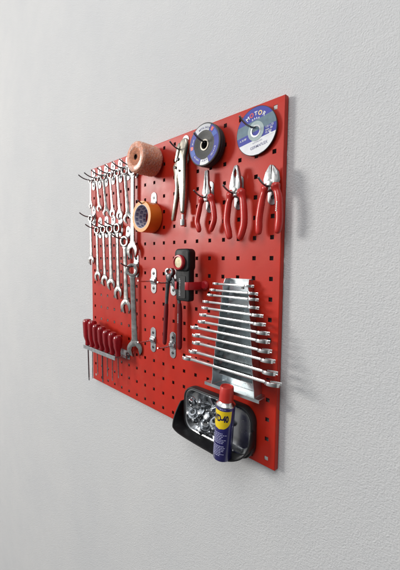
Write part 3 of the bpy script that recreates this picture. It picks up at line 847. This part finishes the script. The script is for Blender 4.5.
# ------------------------------------------------------------------ screwdriver rack and screwdrivers
sr = empty('screwdriver_rack', -730, 0, -715, 'narrow zinc rail at lower left holding a row of screwdrivers', 'screwdriver rack')
T = at_o(-730, -715)
mb = MB(); mb.T = T; mb.box(-842, -601, 57.5, 59.5, -721, -706); mb.build('front_lip', M['plate'], sr, bevel=0.6, seg=1)
mb = MB(); mb.T = T
cx = [-834 + 38 * i for i in range(7)]
holes_x = [-842]; 
for x in cx: holes_x += [x - 7, x + 7]
holes_x.append(-601)
mb.box(-842, -601, 14, 36, -713, -711.4); mb.box(-842, -601, 50.2, 57.4, -713, -711.4)
for a, b in zip(holes_x[0::2], holes_x[1::2]): mb.box(a, b, 36.05, 50.15, -713, -711.4)
mb.build('shelf', M['plate'], sr)
for x in (-842.6, -602.4):
    mb = MB(); mb.T = T; mb.prism([(0, 0)] * 0 + [(x, -700), (x + 1.8, -700), (x + 1.8, -724), (x, -724)], 1.2, 13.9); mb.build('end_bracket', M['plate'], sr)
mb = MB(); mb.T = T; mb.box(-852, -592, 0.3, 1.9, -728, -696); mb.build('wall_strip', M['plate'], sr, bevel=0.4, seg=1)
mb = MB(); mb.T = T; mb.lathe([(10, 2), (10, 3.2), (7.5, 3.4), (7, 8), (0.01, 8.6)], c=(-600, 0, -708), seg=6); mb.lathe([(11, 1.9), (11, 2.9), (5, 2.9)], c=(-600, 0, -708), seg=24); mb.build('bolt', M['bolt'], sr)
sdz = [-600, -601, -611, -615, -622, -625, -632]
sdt = [-858, -842, -815, -836, -803, -812, -790]
SN = ['leftmost screwdriver, tallest red handle in the rail', 'second red handled screwdriver from the left in the rail', 'third red handled screwdriver from the left in the rail', 'middle one of the seven red handled screwdrivers', 'fifth red handled screwdriver from the left in the rail', 'sixth red handled screwdriver from the left in the rail', 'rightmost screwdriver, lowest red handle in the rail']
for i in range(7):
    zt_ = sdz[i]; H = zt_ + 710
    o = empty('screwdriver', cx[i], 43, -710, SN[i], 'screwdriver', 'red handled screwdrivers in the rail', ry=random.uniform(-2.5, 1.5))
    mb = MB()
    fl = lambda a, h: 1 + (0.05 * math.cos(6 * a) if 14 < h < H - 12 else 0.0)
    k = 1.04 if i < 2 else 0.97
    prof = [(0.01, 0), (8 * k, 0), (10.5 * k, 3), (10 * k, 10), (9.5 * k, 18), (12 * k, 26), (15 * k, 38), (16 * k, 55), (16.5 * k, H - 26), (17 * k, H - 16), (16 * k, H - 7), (12 * k, H - 1.5), (6 * k, H), (0.01, H)]
    mb.lathe(prof, axis='z', seg=36, wob=fl); mb.build('handle', M['handle'], o)
    mb = MB(); br = 2.6 if i in (0, 3) else 1.7
    bl = sdt[i] + 710
    mb.tube([(0, 0, H * 0.6), (0, 0, 0), (0, 0, bl + 12)], br, seg=12, smooth=1)
    mb.prism([(-br, bl + 12), (br, bl + 12), (br * 1.3, bl + 5), (br * 1.1, bl), (-br * 1.1, bl), (-br * 1.3, bl + 5)], -0.8, 0.8)
    mb.build('blade', M['wire'] if i in (0, 3) else M['plier_steel'], o)

# ------------------------------------------------------------------ parts dish with black holder
o = empty('parts_dish', -152, 0, -800, 'rounded stainless parts dish with black rim full of loose bolts', 'parts dish')
T = at_o(-152, -800)
def loop(x0, x1, z0, z1, r, d): return [(x, d, z) for x, z in rrect(x0, x1, z0, z1, r, 8)]
def skin(mb, loops, close=False):
    n = len(loops[0]); vs = [v for l in loops for v in l]; fs = []
    for i in range(len(loops) - 1):
        for k in range(n):
            k2 = (k + 1) % n; fs.append((i * n + k, i * n + k2, (i + 1) * n + k2, (i + 1) * n + k))
    if close: fs.append(tuple(range((len(loops) - 1) * n, len(loops) * n)))
    mb.add(vs, fs)
bx = (-277, -28, -868, -729)
def ins(k, r, d): return loop(bx[0] + k, bx[1] - k, bx[2] + k, bx[3] - k, r, d)
mb = MB(); mb.T = T
skin(mb, [ins(6, 34, 21.5), ins(8, 32, 21.8), ins(11, 30, 20), ins(14, 28, 12), ins(18, 25, 6), ins(24, 20, 4.2), ins(34, 14, 3.8)], True)
mb.build('dish', M['dish'], o)
mb = MB(); mb.T = T
skin(mb, [ins(7, 33, 1.0), ins(1, 38, 1.6), ins(0, 39, 8), ins(0, 39, 19), ins(1.2, 38, 22.5), ins(3.5, 36, 23.6), ins(6, 34, 22.8), ins(7, 33, 20.5)])
mb.build('rim', M['rubber'], o)
o = empty('dish_holder', -135, 0, -866, 'black U shaped plastic holder under the steel parts dish', 'holder')
T = at_o(-135, -866)
path = cr_path([(-288, 0, -783), (-293, 0, -808), (-293, 0, -832), (-283, 0, -851), (-258, 0, -861), (-205, 0, -864.5), (-140, 0, -866), (-92, 0, -866), (-60, 0, -860), (-36, 0, -844), (-24, 0, -815), (-23, 0, -780)], 6)
mb = MB(); mb.T = T
n = len(path); vs = []; fs = []
for i, p in enumerate(path):
    t = (path[min(i + 1, n - 1)] - path[max(i - 1, 0)]).normalized(); nn = Vector((-t.z, 0, t.x)) * 4.0
    u = i / (n - 1)
    df = 26 + (63 - 26) * min(1, u / 0.27)
    if u > 0.68: df = 63 - 30 * (u - 0.68) / 0.32
    q = p + nn
    db = 2 if u < 0.6 else 2 + 18 * (u - 0.6) / 0.4
    vs += [(p.x, db, p.z), (p.x, df, p.z), (q.x, df, q.z), (q.x, db, q.z)]
for i in range(n - 1):
    for k in range(4): fs.append((4 * i + k, 4 * i + (k + 1) % 4, 4 * i + 4 + (k + 1) % 4, 4 * i + 4 + k))
fs += [(0, 1, 2, 3), tuple(4 * (n - 1) + k for k in range(4))]
mb.add(vs, fs); mb.build('band', M['black'], o, bevel=1.1, seg=2, ang_b=50)
mb = MB(); mb.T = T; mb.box(-250, -40, 0.4, 1.9, -861, -840); mb.build('wall_flange', M['black'], o)

# ------------------------------------------------------------------ loose bolts and nuts in the dish
def hexo(r): return circ(r, 6)
def make_bolt(L):
    b = empty('hex_bolt', 0, 0, 0, 'zinc plated hexagon bolt lying loose in the steel parts dish', 'bolt', 'loose bolts in the dish')
    mb = MB(); mb.prism(hexo(9.5), 0, 6.5); mb.build('bolt_head', M['bolt'], b, bevel=0.7)
    mb = MB(); pr = []
    k = 0; h = -L
    pr.append((0.01, h)); pr.append((4.2, h))
    while h < -8: pr += [(5.0, h + 0.9), (4.2, h + 1.8)]; h += 1.8
    pr += [(4.9, 0.0)]
    mb.lathe(pr, seg=14); mb.build('shank', M['bolt'], b)
    return b
def make_nut():
    b = empty('hex_nut', 0, 0, 0, 'zinc plated nut with washer lying loose in the steel parts dish', 'nut', 'loose nuts in the dish')
    mb = MB(); mb.ringprism(circ(10, 24), circ(4.8, 24), 0, 8)
    mb.v = [Vector((q.x, q.y, q.z)) for q in mb.v]
    ho = []
    for i in range(24):
        a = 2 * math.pi * i / 24; k = (math.cos(math.pi / 6) / math.cos((a % (math.pi / 3)) - math.pi / 6)); ho.append((10 * k * math.cos(a), 10 * k * math.sin(a)))
    mb = MB(); mb.ringprism(ho, circ(4.8, 24), 0, 8); mb.build('nut_body', M['bolt'], b, bevel=0.6, seg=1, ang_b=50)
    mb = MB(); mb.ringprism(circ(13, 24), circ(5, 24), -2.2, -0.2); mb.build('washer', M['bolt'], b)
    return b
pb = make_bolt(30); pn_ = make_nut()
rb = random.Random(5)
spots = []
tries = 0
while len(spots) < 15 and tries < 4000:
    tries += 1
    x = rb.uniform(-235, -128); z = rb.uniform(-842, -758)
    # triangular heap, thicker low
    if (x + 180) / 60 > (z + 760) / -55 + 0.4: continue
    if all((x - a) ** 2 + (z - b) ** 2 > 19 ** 2 for a, b in spots): spots.append((x, z))
first = {'b': True, 'n': True}
for i, (x, z) in enumerate(spots):
    kind = 'n' if i % 3 == 2 else 'b'
    proto = pn_ if kind == 'n' else pb
    b = proto if first[kind] else copy_tree(proto)
    first[kind] = False
    b.location = (x / 1000, -(15 + (i % 3) * 5) / 1000, z / 1000)
    b.scale = (1.3, 1.3, 1.3)
    b.rotation_euler = (rb.uniform(-1.5, 1.5), rb.uniform(0, 6.28), rb.uniform(-1.5, 1.5))

# ------------------------------------------------------------------ spray can
o = empty('spray_can', -95, 57, -861, 'blue and yellow lubricant spray can with red cap standing before the dish', 'spray can', ry=3.6, rz=0)
rc = 24.3
mb = MB(); mb.lathe([(0.01, 1), (rc - 4, 0.4), (rc - 1, 0), (rc, 1.5), (rc, 139), (rc - 0.6, 141)], axis='z', seg=64); body = mb.build('can_body', M['can_blue'], o)
mb = MB(); mb.lathe([(rc - 0.3, 140.5), (rc + 0.3, 141.8), (rc + 0.1, 143.6), (rc - 2.5, 146.5), (rc - 5.5, 150), (rc - 6.5, 153), (0.01, 153)], axis='z', seg=64); mb.build('shoulder', M['bright'], o)
mb = MB(); mb.lathe([(17.6, 151.5), (18.3, 152), (18.0, 170), (17.2, 187.5), (16.2, 189.3), (14.2, 189.4), (13.6, 187.5), (0.01, 187.3)], axis='z', seg=48, wob=lambda a, h: 1 + (0.008 * math.cos(36 * a) if 155 < h < 186 else 0)); mb.build('cap', M['cap'], o)
# wrapped print; azimuth 0 = label centre, measured in the x,d plane
AZ = R_(58)     # direction the label faces (90 = straight off the board)
def wrap(mb, pts, faces, rr):
    mb.add([(rr * math.cos(AZ - u / rc), rr * math.sin(AZ - u / rc) * 1.0, z) for u, z in pts], faces)
# mirrored so that text runs left to right for the viewer
def wrapl(mb, pts, faces, rr):
    mb.add([(rr * math.cos(AZ - (-u) / rc * -1 * -1), rr * math.sin(AZ - (-u) / rc * -1 * -1), z) for u, z in pts], faces)
def grid_shape(outline_fn, z0, z1, nz=14, nu=16):
    pts = []; fs = []
    for j in range(nz + 1):
        z = lerp(z0, z1, j / nz); ua, ub = outline_fn(z)
        for i in range(nu + 1): pts.append((lerp(ua, ub, i / nu), z))
    for j in range(nz):
        for i in range(nu):
            a = j * (nu + 1) + i; fs.append((a, a + 1, a + nu + 2, a + nu + 1))
    return pts, fs
UC = -11.0
def shield(z):
    # flat top, sides tapering to a round bottom
    zt2, zm, zb2 = 133.0, 111.0, 85.0
    if z >= zm: h = lerp(29.5, 31.0, (z - zm) / (zt2 - zm))
    else: h = 29.5 * math.sqrt(max(0.0, 1 - ((zm - z) / (zm - zb2)) ** 2)) + 0.01
    return UC - h, UC + h
mb = MB(); p_, f_ = grid_shape(shield, 85.0, 133.0, 24, 22); wrap(mb, p_, f_, rc + 0.22); sh = mb.build('yellow_shield', M['can_yellow'], body)
mb = MB(); v, f = text_geo('WD-40', 19.5, 1.05); wrap(mb, [(UC + x * 0.74, 113 + y * 1.15) for x, y in v], f, rc + 0.42); mb.build('brand_lettering', M['can_ink'], sh)
mb = MB(); rr = random.Random(3)
for k in range(15):
    z = 74 - k * 4.2
    if k in (7,): continue
    u = UC - 20
    end = UC + rr.uniform(8, 20) - (6 if k > 11 else 0)
    while u < end:
        wd = rr.uniform(2.5, 6.5)
        n = 3
        pts = []; fs = []
        for i in range(n + 1): pts += [(u + wd * i / n, z), (u + wd * i / n, z + 1.7)]
        for i in range(n): fs.append((2 * i, 2 * i + 2, 2 * i + 3, 2 * i + 1))
        wrap(mb, pts, fs, rc + 0.2); u += wd + 1.3
v, f = text_geo('MULTI', 6, 0.1); wrap(mb, [(UC + 6 + x, 137.2 + y * 0.7) for x, y in v], f, rc + 0.22)
mb.build('small_print', M['can_text'], body)
